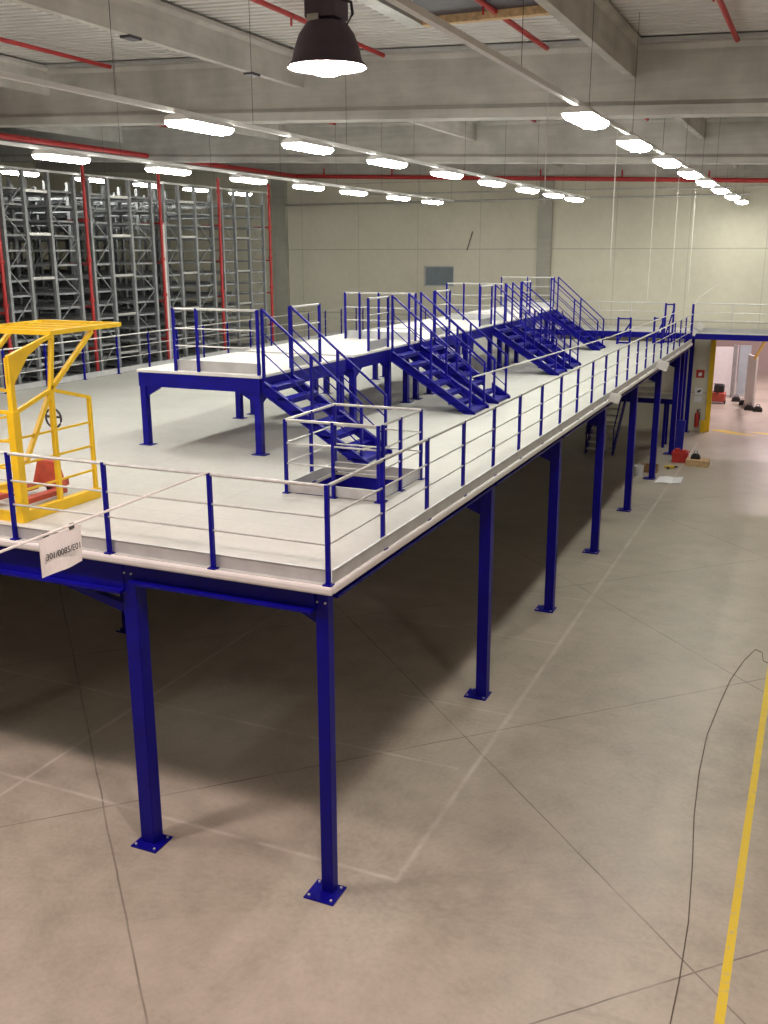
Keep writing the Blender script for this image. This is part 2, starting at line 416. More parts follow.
railing('guard_railing','guard railing across the far end of the deck before the back wall','railing',[(XM0+.3,30.35),(-5.2,30.35)],[(XM0+.3+1.46*k,30.35) for k in range(7)],kick=[((XM0+.3,30.35),(-5.2,30.35))],kick_side=.03)
# hatch enclosure
MB().box(-.04,.04,30.36,30.44,D,D+1.46).build('corner_post', M['blue'], bpy.data.objects['guard_railing.001'])
hp = [(HX0-.03,HY0-.03),(-1.66,HY0-.03),(HX1+.03,HY0-.03),(HX1+.06,HY0+.06),(HX1+.03,4.22),(HX1+.03,HY1+.03),(HX0-.03,HY1+.03),(HX0-.03,4.22)]
a,b,c_,d_ = (HX0-.03,HY0-.03),(HX1+.03,HY0-.03),(HX1+.03,HY1+.03),(HX0-.03,HY1+.03)
railing('hatch_railing','square railing enclosure around the open hatch in the deck near the corner','railing',[a,b,c_,d_,a],hp,kick=[(a,b),(b,c_),(c_,d_),(d_,a)],kick_side=.03)

# ------------------------------------------------------------------ upper platforms
ZP = 5.30; PX0, PX1 = -6.70, -4.13
def platform(label, y0, y1, legs_r, legs_l, x0=PX0, x1=PX1, z=ZP, front=True):
    g = thing('raised_platform', label, 'platform', ((x0+x1)/2, y0, D), 'small raised platforms on the mezzanine deck')
    MB().box(x0,x1,y0,y1,z-.05,z).build('deck', M['lip'], g, bevel=.008)
    for (xa,xb,ya,yb) in ((x0+.02,x1-.02,y0+.02,y0+.10),(x0+.02,x1-.02,y1-.10,y1-.02)):
        MB().box(xa,xb,ya,yb,z-.30,z-.05).build('edge_beam', M['blue'], g)
    for (xa,xb) in ((x0+.02,x0+.10),(x1-.10,x1-.02)):
        MB().box(xa,xb,y0+.10,y1-.10,z-.30,z-.05).build('edge_beam', M['blue'], g)
    for xs, ys in ((x1-.09, legs_r), (x0+.09, legs_l)):
        for y in ys:
            c = MB().box(xs-.06,xs+.06,y-.06,y+.06,D+.012,z-.06).build('leg', M['blue'], g)
            MB().box(xs-.13,xs+.13,y-.10,y+.10,D+.002,D+.013).build('base_plate', M['blue'], c)
            s = 1 if y < (y0+y1)/2 else -1
            MB().prism([(y,z-.55),(y,z-.29),(y+s*.42,z-.29),(y+s*.36,z-.34)], 'x', xs-.03, xs+.03).build('knee_brace', M['blue'], c)
            if abs(y-y0) < .3 or abs(y-y1) < .3:
                sx = -1 if xs > (x0+x1)/2 else 1
                MB().prism([(xs,z-.52),(xs,z-.29),(xs+sx*.38,z-.29),(xs+sx*.33,z-.34)], 'y', y-.03, y+.03).build('knee_brace', M['blue'], c)
    return g
platform('frontmost raised platform beside the hatch railing, one stair at its front corner', 5.60, 8.98, [5.69,8.85], [5.69,8.85])
platform('raised platform second from the hatch, at the head of the first stair pair', 9.30, 12.60, [9.43,11.24,12.3], [9.43,12.3])
platform('third raised platform from the hatch, right behind the first stair pair', 12.66, 16.0, [12.91,13.82,15.85], [12.9,15.85])
platform('fourth raised platform from the hatch, before the second stair pair', 16.35, 19.8, [16.5,18.63,19.59], [16.5,19.6])
platform('fifth raised platform from the hatch, at the far half of the second stair pair', 19.86, 23.4, [20.35,21.38,23.2], [20.3,23.2])
platform('rearmost raised platform, whose single stair lands by the far deck end', 23.8, 27.4, [24.0,26.2,27.2], [24.0,27.2], x1=-4.45)

def staircase(label, xt, y0, y1, z1=ZP, z0=D, run=1.86, group='blue steel stairs off the raised platforms'):
    g = thing('staircase', label, 'staircase', (xt, y0, z0), group)
    z0 += .004; rise = z1 - z0; n = 7; dx = run/n; dz = rise/n; s = rise/run
    for y in (y0, y1):
        m = MB().prism([(xt,z1-.10),(xt,z1-.32),(xt+run-.13,z0),(xt+run+.12,z0),(xt+run+.12,z0+.05),(xt+.05,z1-.10)], 'y', y-.02, y+.02)
        k = -1 if y == y0 else 1
        m.bar((xt+.05,y+k*.03,z1-.11),(xt+run+.10,y+k*.03,z0+.06),.06,.015)
        m.bar((xt+.02,y+k*.03,z1-.31),(xt+run-.17,y+k*.03,z0+.05),.06,.015)
        m.build('stringer', M['blue'], g)
    for i in range(n-1):
        x = xt + (i+.5)*dx + .02; z = z1 - (i+1)*dz + .02
        MB().box(x-.12,x+.13,y0-.02,y1+.02,z-.03,z).box(x+.10,x+.13,y0+.02,y1-.02,z-.08,z-.03).build('tread', M['blue'], g)
    xl = xt+run-.10
    MB().box(xl-.16,xl+.16,y0-.02,y1+.02,z0+.045,z0+.075).box(xl+.13,xl+.16,y0+.02,y1-.02,z0,z0+.045).build('tread', M['blue'], g)
    for y in (y0, y1):
        m = MB().bar((xt+.03,y,z1+1.10),(xt+run,y,z0+1.02),.034,.034)
        hr = m.build('handrail', M['blue'], g)
        for t_ in (0, .5, 1):
            x = xt + .03 + t_*(run-.03); zt = z1 + 1.10 + t_*(z0+1.02-z1-1.10)
            zb = z1 - .1 - t_*(rise-.1) + (.02 if t_ else 0)
            MB().box(x-.022,x+.022,y-.022,y+.022,max(zb,z0),zt+ (.02 if t_==0 else 0)).build('post', M['blue'], hr)
        for k in (.38, .72):
            MB().tube([(xt+.03,y,z1+1.10-k),(xt+run,y,z0+1.02-k)],.012,8).build('mid_rail', M['blue'], hr)
    return g
staircase('single blue staircase from the frontmost platform, coming down beside the hatch', PX1, 5.69, 6.68)
staircase('blue staircase of the first pair past the hatch, on the side towards the hatch', PX1, 11.22, 12.18)
staircase('blue staircase of the first pair past the hatch, on the side away from it', PX1, 12.91, 13.84)
staircase('blue staircase of the second pair past the hatch, on the side towards the hatch', PX1, 18.63, 19.59)
staircase('blue staircase of the second pair past the hatch, on the side away from it', PX1, 20.35, 21.38)
staircase('rearmost blue staircase, single, landing near the far end of the deck', -4.45, 26.2, 27.2, run=1.75)

pr_group = 'short railings on the raised platforms'
def prail(label, path, posts, ks):
    railing('platform_railing', label, 'railing', path, posts, z=ZP, kick=list(zip(path[:-1], path[1:])), kick_side=ks, foot=False, group=pr_group, kickh=.18)
prail('railing across the front edge of the frontmost raised platform', [(-5.88,5.66),(PX1-.02,5.66)], [(-5.88,5.66),(-5.40,5.66),(PX1-.03,5.63)], .03)
prail('short railing beside the head of the single front staircase', [(PX1-.04,6.76),(PX1-.04,7.90)], [(PX1-.04,6.76),(PX1-.04,7.90)], .025)
prail('short railing before the head of the first stair pair', [(PX1-.04,10.11),(PX1-.04,11.14)], [(PX1-.04,10.11),(PX1-.04,11.14)], .025)
prail('short railing past the head of the first stair pair', [(PX1-.04,13.94),(PX1-.04,15.05)], [(PX1-.04,13.94),(PX1-.04,15.05)], .025)
prail('short railing before the head of the second stair pair', [(PX1-.04,17.49),(PX1-.04,18.53)], [(PX1-.04,17.49),(PX1-.04,18.53)], .025)
prail('short railing past the head of the second stair pair', [(PX1-.04,21.48),(PX1-.04,22.57)], [(PX1-.04,21.48),(PX1-.04,22.57)], .025)
prail('railing across the front edge of the third raised platform, amid the first stair pair', [(-5.98,12.72),(PX1-.02,12.72)], [(-5.98,12.72),(-5.60,12.72),(-5.1,12.72),(PX1-.03,12.72)], .03)
prail('railing across the front edge of the fifth raised platform, amid the second stair pair', [(-6.05,19.92),(PX1-.02,19.92)], [(-6.05,19.92),(-5.5,19.92),(-5.0,19.92),(PX1-.03,19.92)], .03)
prail('railing along the far edge of the rearmost raised platform', [(PX0+.1,27.3),(-4.6,27.3)], [(PX0+.1,27.3),(-5.6,27.3),(-4.6,27.3)], .03)

# ------------------------------------------------------------------ walkway across the far end and over the doorway
wk = thing('walkway_bridge', 'narrow blue walkway along the back wall, crossing above the doorway', 'walkway', (0,31.9,0))
MB().box(-8, 9, 31.2, YW-.30, 4.22, 4.27).build('deck', M['lip'], wk)
MB().box(-8, 9, 31.2, 31.3, 4.0, 4.22).build('edge_beam', M['blue'], wk)
MB().box(-8, 9, YW-.42, YW-.32, 4.0, 4.22).build('edge_beam', M['blue'], wk)
for x in (-7.5,-3.9,-.25,8.5):
    for y in (31.35, YW-.45):
        c = MB().box(x-.08,x+.08,y-.08,y+.08,0.012,4.0).build('column', M['blue'], wk)
        MB().box(x-.15,x+.15,y-.15,y+.15,0,.012).build('base_plate', M['blue'], c)
railing('walkway_railing','thin grey railing on the walkway above the doorway','railing',[(-.08,31.25),(8.8,31.25)],[(-.08+1.43*k,31.25) for k in range(7)],z=4.27,kick=[((-.08,31.25),(8.8,31.25))],kick_side=-.02,post=.035,post_mat='zinc',foot=False,h=1.1)
railing('walkway_railing','thin railing on the walkway behind the rearmost staircase','railing',[(-7.6,31.25),(-1.2,31.25)],[(-7.6+1.28*k,31.25) for k in range(6)],z=4.27,post=.035,post_mat='zinc',foot=False,h=1.1)
def agate(label, x, y, h, w):
    g = thing('step_gate', label, 'gate', (x,y,D), 'blue gates at the far deck end')
    for xx in (x-w/2, x+w/2):
        MB().box(xx-.035,xx+.035,y-.035,y+.035,D,D+h).build('post', M['blue'], g)
    MB().bar((x-w/2,y,D+.08),(x+w/2,y,D+h-.2),.05).bar((x-w/2+.03,y,D+h-.05),(x+w/2-.03,y,D+h-.05),.05).bar((x-w/2,y,D+.06),(x+w/2,y,D+.06),.06).build('brace', M['blue'], g)
agate('blue braced gate on the deck midway along the far end', -2.28, 29.0, 1.0, .46)
agate('blue braced gate on the deck close to the far aisle corner', -1.12, 29.6, 1.0, .3)
agate('tall blue gate frame standing in the far aisle corner of the deck', -.80, 30.0, 1.5, .30)

# stair below the deck, two flights and a landing
us = thing('lower_staircase', 'dark blue two-flight staircase with landing under the far end of the mezzanine', 'staircase', (-2.5,27.2,0))
def flight(x0,x1,y0,y1,z0,z1,n):
    for x in (x0,x1):
        MB().prism([(y0,z0),(y0+.25,z0),(y1,z1-.25),(y1,z1),(y1-.1,z1),(y0,z0+.18)], 'x', x-.02, x+.02).build('stringer', M['blue'], us)
    for i in range(n):
        y = y0+(i+.6)*(y1-y0)/n; z = z0+(i+1)*(z1-z0)/n-.02
        MB().box(x0+.02,x1-.02,y-.13,y+.13,z-.04,z).build('tread', M['lip'], us)
flight(-3.1,-2.1,27.1,29.3,0,1.95,9)
MB().box(-3.2,-.35,29.3,30.2,1.89,1.95).build('landing', M['lip'], us)
MB().box(-3.2,-.35,29.3,29.36,1.70,1.89).build('landing_beam', M['blue'], us)
flight(-1.95,-1.15,30.2,31.1,1.95,3.75,8)
for (x,y) in ((-3.1,29.4),(-.62,29.4),(-3.1,30.1),(-.62,30.1)):
    MB().box(x-.05,x+.05,y-.05,y+.05,0,1.89).build('post', M['blue'], us)
MB().bar((-3.1,27.15,1.0),(-3.1,29.3,2.9),.04).bar((-3.1,27.15,.1),(-3.1,27.15,1.0),.04).bar((-3.1,29.3,1.9),(-3.1,29.3,2.9),.04).build('handrail', M['blue'], us)
MB().bar((-2.1,27.15,1.0),(-2.1,29.3,2.9),.04).bar((-2.1,27.15,.1),(-2.1,27.15,1.0),.04).bar((-2.1,29.3,1.9),(-2.1,29.3,2.9),.04).build('handrail', M['blue'], us)

# ------------------------------------------------------------------ yellow pallet gate
pg = thing('pallet_gate', 'yellow up-and-over pallet safety gate standing on the deck front', 'safety gate', (-5.5,1.3,D))
XA, XB = -4.82, -6.25
for x in (XA, XB):
    MB().box(x-.05,x+.05,.60,2.14,D,D+.15).build('base_rail', M['yellow'], pg, bevel=.008)
    MB().box(x-.056,x+.056,.595,.71,D,5.38).box(x-.04,x+.04,.62,.69,5.38,6.06).build('front_post', M['yellow'], pg)
    MB().box(x-.03,x+.03,1.33,1.39,D+.15,5.58).build('middle_post', M['yellow'], pg)
    MB().box(x-.025,x+.025,2.07,2.12,D+.15,5.38).build('rear_post', M['yellow'], pg)
    MB().bar((x,.70,5.36),(x,1.36,5.57),.05,.05).bar((x,1.36,5.57),(x,2.10,5.37),.045,.045).build('top_bar', M['yellow'], pg)
    for z in (4.33,4.68,5.02):
        MB().bar((x,.71,z),(x,2.09,z),.028).build('side_rail', M['yellow'], pg)
    MB().prism([(.62,6.06),(1.40,6.25),(1.0,6.05),(.72,5.72),(.62,5.72)],'x',x-.006,x+.006).build('gusset_plate', M['yellow'], pg)
    MB().bar((x,.64,6.06),(x,1.46,6.28),.05).build('head_bar', M['yellow'], pg)
    MB().bar((x,1.36,5.57),(x,1.46,6.28),.055).bar((x,1.36,5.57),(x,2.26,6.28),.055).bar((x,1.36,5.57),(x,.80,4.70),.055).build('swing_arm', M['yellow'], pg)
gf = MB()
for x in (XA, XB): gf.bar((x,1.42,6.31),(x,2.88,6.33),.06)
gf.bar((XB,1.46,6.31),(XA,1.46,6.31),.06).bar((XB,2.86,6.33),(XA,2.86,6.33),.06)
for k in range(1,4): gf.bar((XB,1.46+.35*k,6.32),(XA,1.46+.35*k,6.32),.045)
gf.build('raised_barrier', M['yellow'], pg)
MB().box(XB+.055,XA-.055,.61,.67,D,D+.13).build('threshold', M['yellow'], pg)
MB().bar((XB,.655,5.36),(XA,.655,5.36),.045).bar((XB,.655,4.98),(XA,.655,4.98),.028).bar((XB,.655,4.62),(XA,.655,4.62),.028).bar((XB,.655,4.30),(XA,.655,4.30),.028).build('front_barrier', M['yellow'], pg)

# hand pallet truck
pj = thing('pallet_truck', 'worn red hand pallet truck parked inside the yellow gate', 'pallet truck', (-5.56,2.0,D))
for x in (-5.83,-5.29):
    MB().prism([(1.0,D+.075),(1.95,D+.075),(1.95,D+.15),(1.05,D+.15),(1.0,D+.11)],'x',x-.08,x+.08).build('fork', M['jackred'], pj, bevel=.01)
    MB().tube([(x-.05,1.12,D+.045),(x+.05,1.12,D+.045)],.042,12).build('load_wheel', M['black'], pj)
MB().prism([(-5.86,D+.12),(-5.26,D+.12),(-5.40,D+.52),(-5.72,D+.52)],'y',1.93,2.02).build('body_cover', M['jackred'], pj, bevel=.012)
MB().box(-5.72,-5.40,2.02,2.20,D+.12,D+.22).build('pump_base', M['jackred'], pj)
MB().tube([(-5.68,2.11,D+.09),(-5.60,2.11,D+.09)],.09,16).tube([(-5.52,2.11,D+.09),(-5.44,2.11,D+.09)],.09,16).build('steer_wheel', M['black'], pj)
MB().tube([(-5.56,2.11,D+.2),(-5.56,2.11,D+.45)],.045,12).build('pump', M['darkmetal'], pj)
MB().tube([(-5.56,2.12,D+.42),(-5.56,2.16,D+.98)],.025,10).build('handle_shaft', M['darkmetal'], pj)
hl = [(-5.56+.0,2.16,D+.96)]+[(-5.56+.14*math.sin(a),2.17,D+1.10-.14*math.cos(a)) for a in [2*PI*k/20 for k in range(21)]]
MB().tube(hl[1:],.016,8).tube([(-5.69,2.17,D+1.12),(-5.43,2.17,D+1.12)],.02,8).build('handle_loop', M['darkmetal'], pj)

# ------------------------------------------------------------------ cords and hanging labels
def text_mesh(s, size):
    cu = bpy.data.curves.new('lettering', 'FONT'); cu.body = s; cu.size = size; cu.align_x = 'CENTER'; cu.align_y = 'CENTER'; cu.extrude = .001; cu.offset = .0008
    o = bpy.data.objects.new('lettering', cu); C.objects.link(o)
    dg = bpy.context.evaluated_depsgraph_get(); me = bpy.data.meshes.new_from_object(o.evaluated_get(dg))
    bpy.data.objects.remove(o); return me
tag(MB().tube([(-FX,0,D+1.11),(-1.37,-3.12,D+1.095),(-1.30,-6.5,D+1.06),(-1.2,YF+.02,D+1.1)],.013,8).build('cord', M['rope']),'pale taut cord tied to a front railing post, carrying the large location label','cord')
# label hanging under the front cord
pl = (-1.405,-1.89); 
sg = thing('location_label','white location label hanging from the cord before the front railing','label',(-1.405,-2.46,D+1.09))
N = 10; y0, y1 = -2.66, -2.12
m = MB(); top = D+1.092
for i in range(N+1):
    y = y0+(y1-y0)*i/N; dx = .03*math.sin(i/N*PI*1.6)
    m.v += [(-1.39+dx*.3,y,top-.02),(-1.39+dx,y,top-.365+.012*math.sin(i*.6))]
for i in range(N): m.f.append((2*i,2*i+2,2*i+3,2*i+1))
cd = m.build('card', M['label'], sg); md = cd.modifiers.new('Solidify','SOLIDIFY'); md.thickness = .004
me = text_mesh('301/0085/E01', .080); me.materials.append(M['ink'])
lt = bpy.data.objects.new('lettering', me); C.objects.link(lt); lt.parent = sg
lt.location = (.048,.055,-.19); lt.rotation_euler = (PI/2,0,PI/2)
MB().box(-1.40,-1.385,-2.60,-2.54,top-.03,top+.02).box(-1.40,-1.385,-2.28,-2.22,top-.03,top+.02).build('clip', M['ink'], sg)

c2 = [(-2.235,11.245,4.72),(-1.2,20.8,4.86),(-.06,30.33,D+1.36)]
tag(MB().tube(c2,.016,8).build('cord', M['rope']),'pale cord stretched from the first stair pair to the far aisle corner post','cord')
tag(MB().tube([(.02,30.46,D+1.42),(.1,31.2,5.6),(.5,YW-.01,6.0)],.012,6).build('cord', M['rope']),'thin pale cord rising from the far corner post to the back wall','cord')
def card(label, ctr, w, h, rz, tilt=0):
    m = MB().box(-w/2,w/2,-.003,.003,-h/2,h/2)
    o = m.build('location_label', M['label'], None); o.location = ctr; o.rotation_euler = (0,tilt,rz)
    return tag(o, label, 'label')
card('small pale label hanging from the cord in front of the first stair pair', (-2.10,11.95,4.56), .26, .33, PI/2-.25)
card('white label on the deck edge below the long railing, nearer of the two', (.20,14.55,D+.05), .26,.22, .25, .3)
card('white label on the deck edge below the long railing, further of the two', (.235,21.75,D+.07), .34,.28, .25, .3)
card('pale label at the walkway corner, lower one of two', (-.02,31.12,4.28), .26,.24, .1, .5)
card('pale label at the walkway corner, upper one of two', (.24,31.12,4.50), .26,.26, .1, .5)

# ------------------------------------------------------------------ racks
def rack(label, y0, dep, panel=False):
    x0, nb, bl, zt = -14.95, 6, 2.3, 9.4
    g = thing('storage_rack', label, 'rack', (x0, y0, 0), 'tall shelving racks beyond the deck')
    for b in range(nb+1):
        x = x0 - b*bl
        for y in (y0, y0+dep):
            MB().box(x-.05,x+.05,y-.045,y+.045,0,zt).build('upright', M['rackgrey'], g)
        m = MB(); z = .4; k = 0
        while z < zt-.8:
            a, bb = (y0+.04, y0+dep-.04) if k % 2 else (y0+dep-.04, y0+.04)
            m.bar((x,a,z),(x,bb,z+.72),.022); z += .72; k += 1
        m.build('bracing', M['rackgrey'], g)
    for k in range(23):
        z = .35 + k*.39
        MB().box(x0-nb*bl+.05,x0-.05,y0+.05,y0+dep-.05,z,z+.012).box(x0-nb*bl,x0,y0+.012,y0+.03,z-.03,z+.03).box(x0-nb*bl,x0,y0+dep-.03,y0+dep-.012,z-.03,z+.03).box(x0-.06,x0-.04,y0+.03,y0+dep-.03,z-.025,z+.025).build('shelf', M['shelf'], g)
    if panel: MB().box(x0-.02,x0+.05,y0-.22,y0-.05,0,8.2).build('end_panel', M['lip'], g)
REDY = [7.5, 10.9, 14.25, 17.75, 21.1, 24.5]
for i, y in enumerate(REDY[:-1]):
    per = REDY[i+1]-y
    nm = ORD[len(REDY)-1-i]; nm2 = ORD[len(REDY)-2-i]
    rack(f'tall grey rack directly beyond the {nm} red riser pipe, counted from the back wall', y+.28, per*.24, panel=(i==3))
    rack(f'tall grey rack directly before the {nm2} red riser pipe, counted from the back wall', y+per*.60, per*.30)
for i, y in enumerate(REDY):
    g = thing('sprinkler_riser', f'vertical red sprinkler pipe between grey racks, {ORD[len(REDY)-1-i]} counted from the back wall', 'pipe', (-14.86,y,0), 'red riser pipes between the racks')
    MB().tube([(-14.86,y,0),(-14.86,y,9.75)],.05,10).build('pipe', M['pipered'], g, smooth=True)
    for z in (4.9,6.0,7.1,8.2,9.3): MB().lathe([(.07,z-.05),(.075,z),(.07,z+.05)],-14.86,y,10).build('coupling', M['pipered'], g)
    for z in (4.6,5.8,7.0,8.2): MB().bar((-15.6,y,z),(-14.9,y,z),.05).build('branch_pipe', M['pipered'], g)
# cross ties between the racks
for i, y in enumerate(REDY[:-1]):
    per = REDY[i+1]-y
    g = thing('rack_tie', f'light steel cross ties in the rack gap before the {ORD[len(REDY)-2-i]} riser from the back wall', 'rack tie', (-14.95,y+per*.5,0), 'cross ties bridging the gaps between racks')
    for z in (4.35,5.5,6.65,7.8,8.9):
        MB().bar((-14.95,y+.28+per*.24+.046,z),(-14.95,y+per*.60-.046,z),.05,.07).build('tie_bar', M['galv'], g)

# ------------------------------------------------------------------ ceiling services
def trunk(label, x, y0, y1, z=9.2):
    g = thing('light_trunking', label, 'lighting track', (x,y0,z), 'lighting tracks under the beams')
    MB().box(x-.035,x+.035,y0,y1,z-.03,z+.03).build('rail', M['housing'], g)
    y = y0+1.0
    while y < y1:
        if min(abs(y-b) for b in MAIN) > .3: MB().tube([(x,y,z+.03),(x,y,roofz(x)-.01)],.004,5).build('hanger_wire', M['darkmetal'], g)
        y += 3.3
ROWS = [(1.31, [5.32,9.01,12.75,16.3,19.75,23.5,27.6,31.4], 'over the aisle edge of the deck', -2.15),
        (-3.85, [3.75,7.0,10.4,13.87,17.29,20.71,23.8,26.7], 'over the blue staircases', -9),
        (-9.0, [6.75,10.13,13.5,16.67,19.6,23.1,26.3,3.4,.1,-3.2,-6.5], 'over the deck before the racks', -9),  # last few fixtures are out of view, added to brighten ceiling and near deck
        (-18.0, [15.2,18.4,21.4,24.4,27.6], 'above the rack tops', 11.5)]
def ceiling_light(x, y, z, label, group):
    g = thing('ceiling_light', label, 'ceiling light', (x,y,z), group)
    MB().prism([(x-.20,z-.115),(x+.20,z-.115),(x+.17,z-.065),(x+.08,z-.03),(x-.08,z-.03),(x-.17,z-.065)],'y',y-.60,y+.60).build('housing', M['housing'], g)
    MB().prism([(x-.19,z-.116),(x-.19,z-.145),(x-.14,z-.19),(x,z-.205),(x+.14,z-.19),(x+.19,z-.145),(x+.19,z-.116)],'y',y-.58,y+.58).build('diffuser', M['fluor'], g)
    return g
for (x, ys, where, yn) in ROWS:
    zr = 9.2 if x > -15 else 9.76
    trunk(f'long pale lighting track {where}', x, yn, max(ys)+2.2, zr)
    for i, y in enumerate(ys):
        ceiling_light(x, y, zr, f'glowing fluorescent ceiling light, {ORD[i]} of the row {where}', f'fluorescent lights {where}')
hb0 = None
for i, (x, y, lab) in enumerate([(1.34,-2.48,'dark bell-shaped high-bay lamp glowing white, hanging large before the first beam'),
                                 (-4.57,-2.48,'bell-shaped high-bay lamp hanging in front of the pallet gate'),
                                 (-10.4,-2.48,'bell-shaped high-bay lamp hanging in front of the racks'),
                                 (-16.2,-2.48,'added out-of-view high-bay lamp brightening the deck and floor before the rack ends'),  # unseen lamp, added to brighten the deck and floor on the left
                                 (8.0,-2.48,'bell-shaped high-bay lamp hanging over the open aisle')]):
    if hb0 is None:
        g = thing('high_bay_lamp', lab, 'lamp', (x,y,8.53), 'bell-shaped high-bay lamps')
        L = lambda: MB()
        L().lathe([(.262,0),(.262,.012),(.232,.045),(.215,.12),(.185,.20),(.145,.255),(.135,.27),(.002,.275),(.002,.262),(.12,.250),(.175,.19),(.203,.12),(.22,.05),(.25,.012)],0,0,40,cap=False).build('reflector', M['bowl'], g, smooth=True, local=True)
        L().lathe([(.002,-.05),(.06,-.045),(.12,-.025),(.19,-.004),(.248,.010)],0,0,40,cap=False).build('lens', M['halide'], g, smooth=True, local=True)
        L().box(-.11,.11,-.11,.11,.29,.95).box(-.08,.08,-.08,.08,.255,.29).build('ballast_box', M['bowl'], g, bevel=.012, local=True)
        L().tube([(.14,0,.24),(.19,0,.31),(.18,0,.38),(.10,0,.41)],.01,6).build('cable', M['darkmetal'], g, local=True)
        L().box(-.08,.0,-.125,-.11,.27,.31).build('clip', M['galv'], g, local=True)
        L().tube([(0,0,.95),(0,0,2.53)],.012,6).build('suspension_rod', M['darkmetal'], g, local=True)
        hb0 = g
    else: dup(hb0, (x,y,roofz(x)-2.56), lab)
# red sprinkler branch lines under the roof
PXS = [2.67,-.71,-4.05,-7.4,-10.8,-14.15,-17.5]
for i, x in enumerate(PXS):
    for b, (ya, yb) in enumerate(((-12, MAIN[0]-.36), (MAIN[0]+.26, MAIN[1]-.36), (MAIN[1]+.26, YW-.4))):
        z = roofz(x)-.15
        m = MB().tube([(x,ya,z),(x,yb,z)],.045,8)
        for k in range(3): m.tube([(x,ya+(k+.5)*(yb-ya)/3,z-.16),(x,ya+(k+.5)*(yb-ya)/3,z)],.018,6)
        o = m.build('sprinkler_pipe', M['pipered'], None, smooth=True)
        where = ('before the first concrete beam','between the two concrete beams','before the back wall')[b]
        tag(o, f'red sprinkler pipe {where}, {ORD[i]} from the aisle side', 'pipe', f'red sprinkler pipes {where}')
zc = lambda x: 9.98 + SL*x
tag(MB().tube([(-18.4,11.4,zc(-18.4)),(-18.4,22.0,zc(-18.4))],.09,10).build('sprinkler_main', M['pipered'], None, smooth=True),'thick red sprinkler main above the racks between the two concrete beams','pipe')
mp_ = MB().tube([(12.9,33.15,zc(12.9)),(-18.4,33.15,zc(-18.4)),(-18.4,32.9,zc(-18.4)),(-18.4,22.7,zc(-18.4))],.09,10)
for k in range(9): mp_.tube([(10-3.37*k,33.15,zc(10-3.37*k)),(10-3.37*k,33.15,zc(10-3.37*k)+.35)],.035,6)
tag(mp_.build('sprinkler_main', M['pipered'], None, smooth=True),'thick red sprinkler main running across high on the back wall','pipe')
cl_ = MB().tube([(-19.1,YW-.40,9.42),(1.5,YW-.40,9.42)],.045,8)
for k in range(8): cl_.bar((-18.5+2.55*k,YW-.002,9.42),(-18.5+2.55*k,YW-.38,9.42),.03)
tag(cl_.build('conduit', M['galv'], None),'shiny horizontal conduit along the back wall, lower of two','conduit')
cl_ = MB().tube([(-15.5,YW-.40,9.80),(3.4,YW-.40,9.70)],.03,8)
for k in range(7): cl_.bar((-15+2.9*k,YW-.002,9.80-.0153*k),(-15+2.9*k,YW-.38,9.80-.0153*k),.025)
tag(cl_.build('conduit', M['galv'], None),'thin horizontal conduit along the back wall, upper of two','conduit')
for i,(y,zl) in enumerate([(3.3,7.9),(7.5,7.1),(11.4,6.4),(14.6,6.2),(17.7,6.2)]):
    tag(MB().tube([(1.31,y,9.17),(1.31,y,zl)],.006,5).build('pull_cord', M['rope']), f'thin pale cord hanging from the track over the deck edge, {ORD[i]} in line', 'cord', 'cords hanging from the lighting track')
tag(MB().bar((-10.2,YW-.03,7.35),(-9.95,YW-.03,8.15),.03).build('wall_bracket', M['darkmetal']),'thin dark slanting bar fixed on the back wall above the window','bracket')
rv = thing('roof_vent','rectangular vent with tan frame and dark inside in the roof before the first beam','roof vent',(-1,6.2,10.95))
MB().box(-1.95,.34,4.4,7.45,11.02,11.07).build('panel', M['darkmetal'], rv)
for (a_, b_) in ((7.45,7.60),(4.25,4.40)): MB().box(-1.95,.34,a_,b_,10.90,11.06).build('frame', M['wood'], rv)
for (a_, b_) in ((-2.25,-1.97),(.36,.50)): MB().box(a_,b_,4.25,7.62,10.92,11.05).build('side_rail', M['galv'], rv)

# ------------------------------------------------------------------ things on the floor at the far end
pn = thing('steel_panel','blue steel panel leaning against the far corner column','panel',(0,28.7,0))
MB().prism([(27.75,0),(27.85,0),(28.25,1.30),(28.15,1.30)],'x',.0,.30).build('sheet', M['blue'], pn)
MB().prism([(27.74,0.02),(27.77,0.02),(28.17,1.32),(28.14,1.32)],'x',.0,.06).build('flange', M['blue'], pn)
rc = thing('red_crate','red plastic crate on the floor beside the leaning blue panel','crate',(.35,27.0,0))
MB().box(.08,.62,26.75,27.15,0,.03).box(.08,.11,26.75,27.15,.03,.38).box(.59,.62,26.75,27.15,.03,.38).box(.11,.59,26.75,26.78,.03,.38).box(.11,.59,27.12,27.15,.03,.38).build('body', M['red'], rc, bevel=.012)
MB().box(.05,.65,26.72,26.75,.32,.38).box(.05,.65,27.15,27.18,.32,.38).build('rim', M['red'], rc)
MB().box(.16,.32,26.85,27.05,.30,.48).box(.38,.55,26.82,27.08,.28,.44).build('contents', M['red'], rc)
wp = thing('wooden_pallet','small pale wooden pallet on the floor beside the red crate','pallet',(1.0,26.6,0))
for y in (26.35,26.6,26.85): MB().box(.62,1.38,y-.04,y+.04,0,.09).build('bearer', M['wood'], wp)
for k in range(5): MB().box(.62,1.38,26.3+.12*k,26.3+.12*k+.09,.09,.115).build('slat', M['wood'], wp)
for k in range(5): MB().box(.62,1.38,26.3+.12*k,26.3+.12*k+.09,.20,.225).build('slat', M['wood'], wp)
for y in (26.35,26.6,26.85): MB().box(.62,1.38,y-.04,y+.04,.115,.20).build('bearer', M['wood'], wp)
tb = thing('tool_bag','small black tool bag lying on the pale wooden pallet','bag',(.9,26.6,.225))
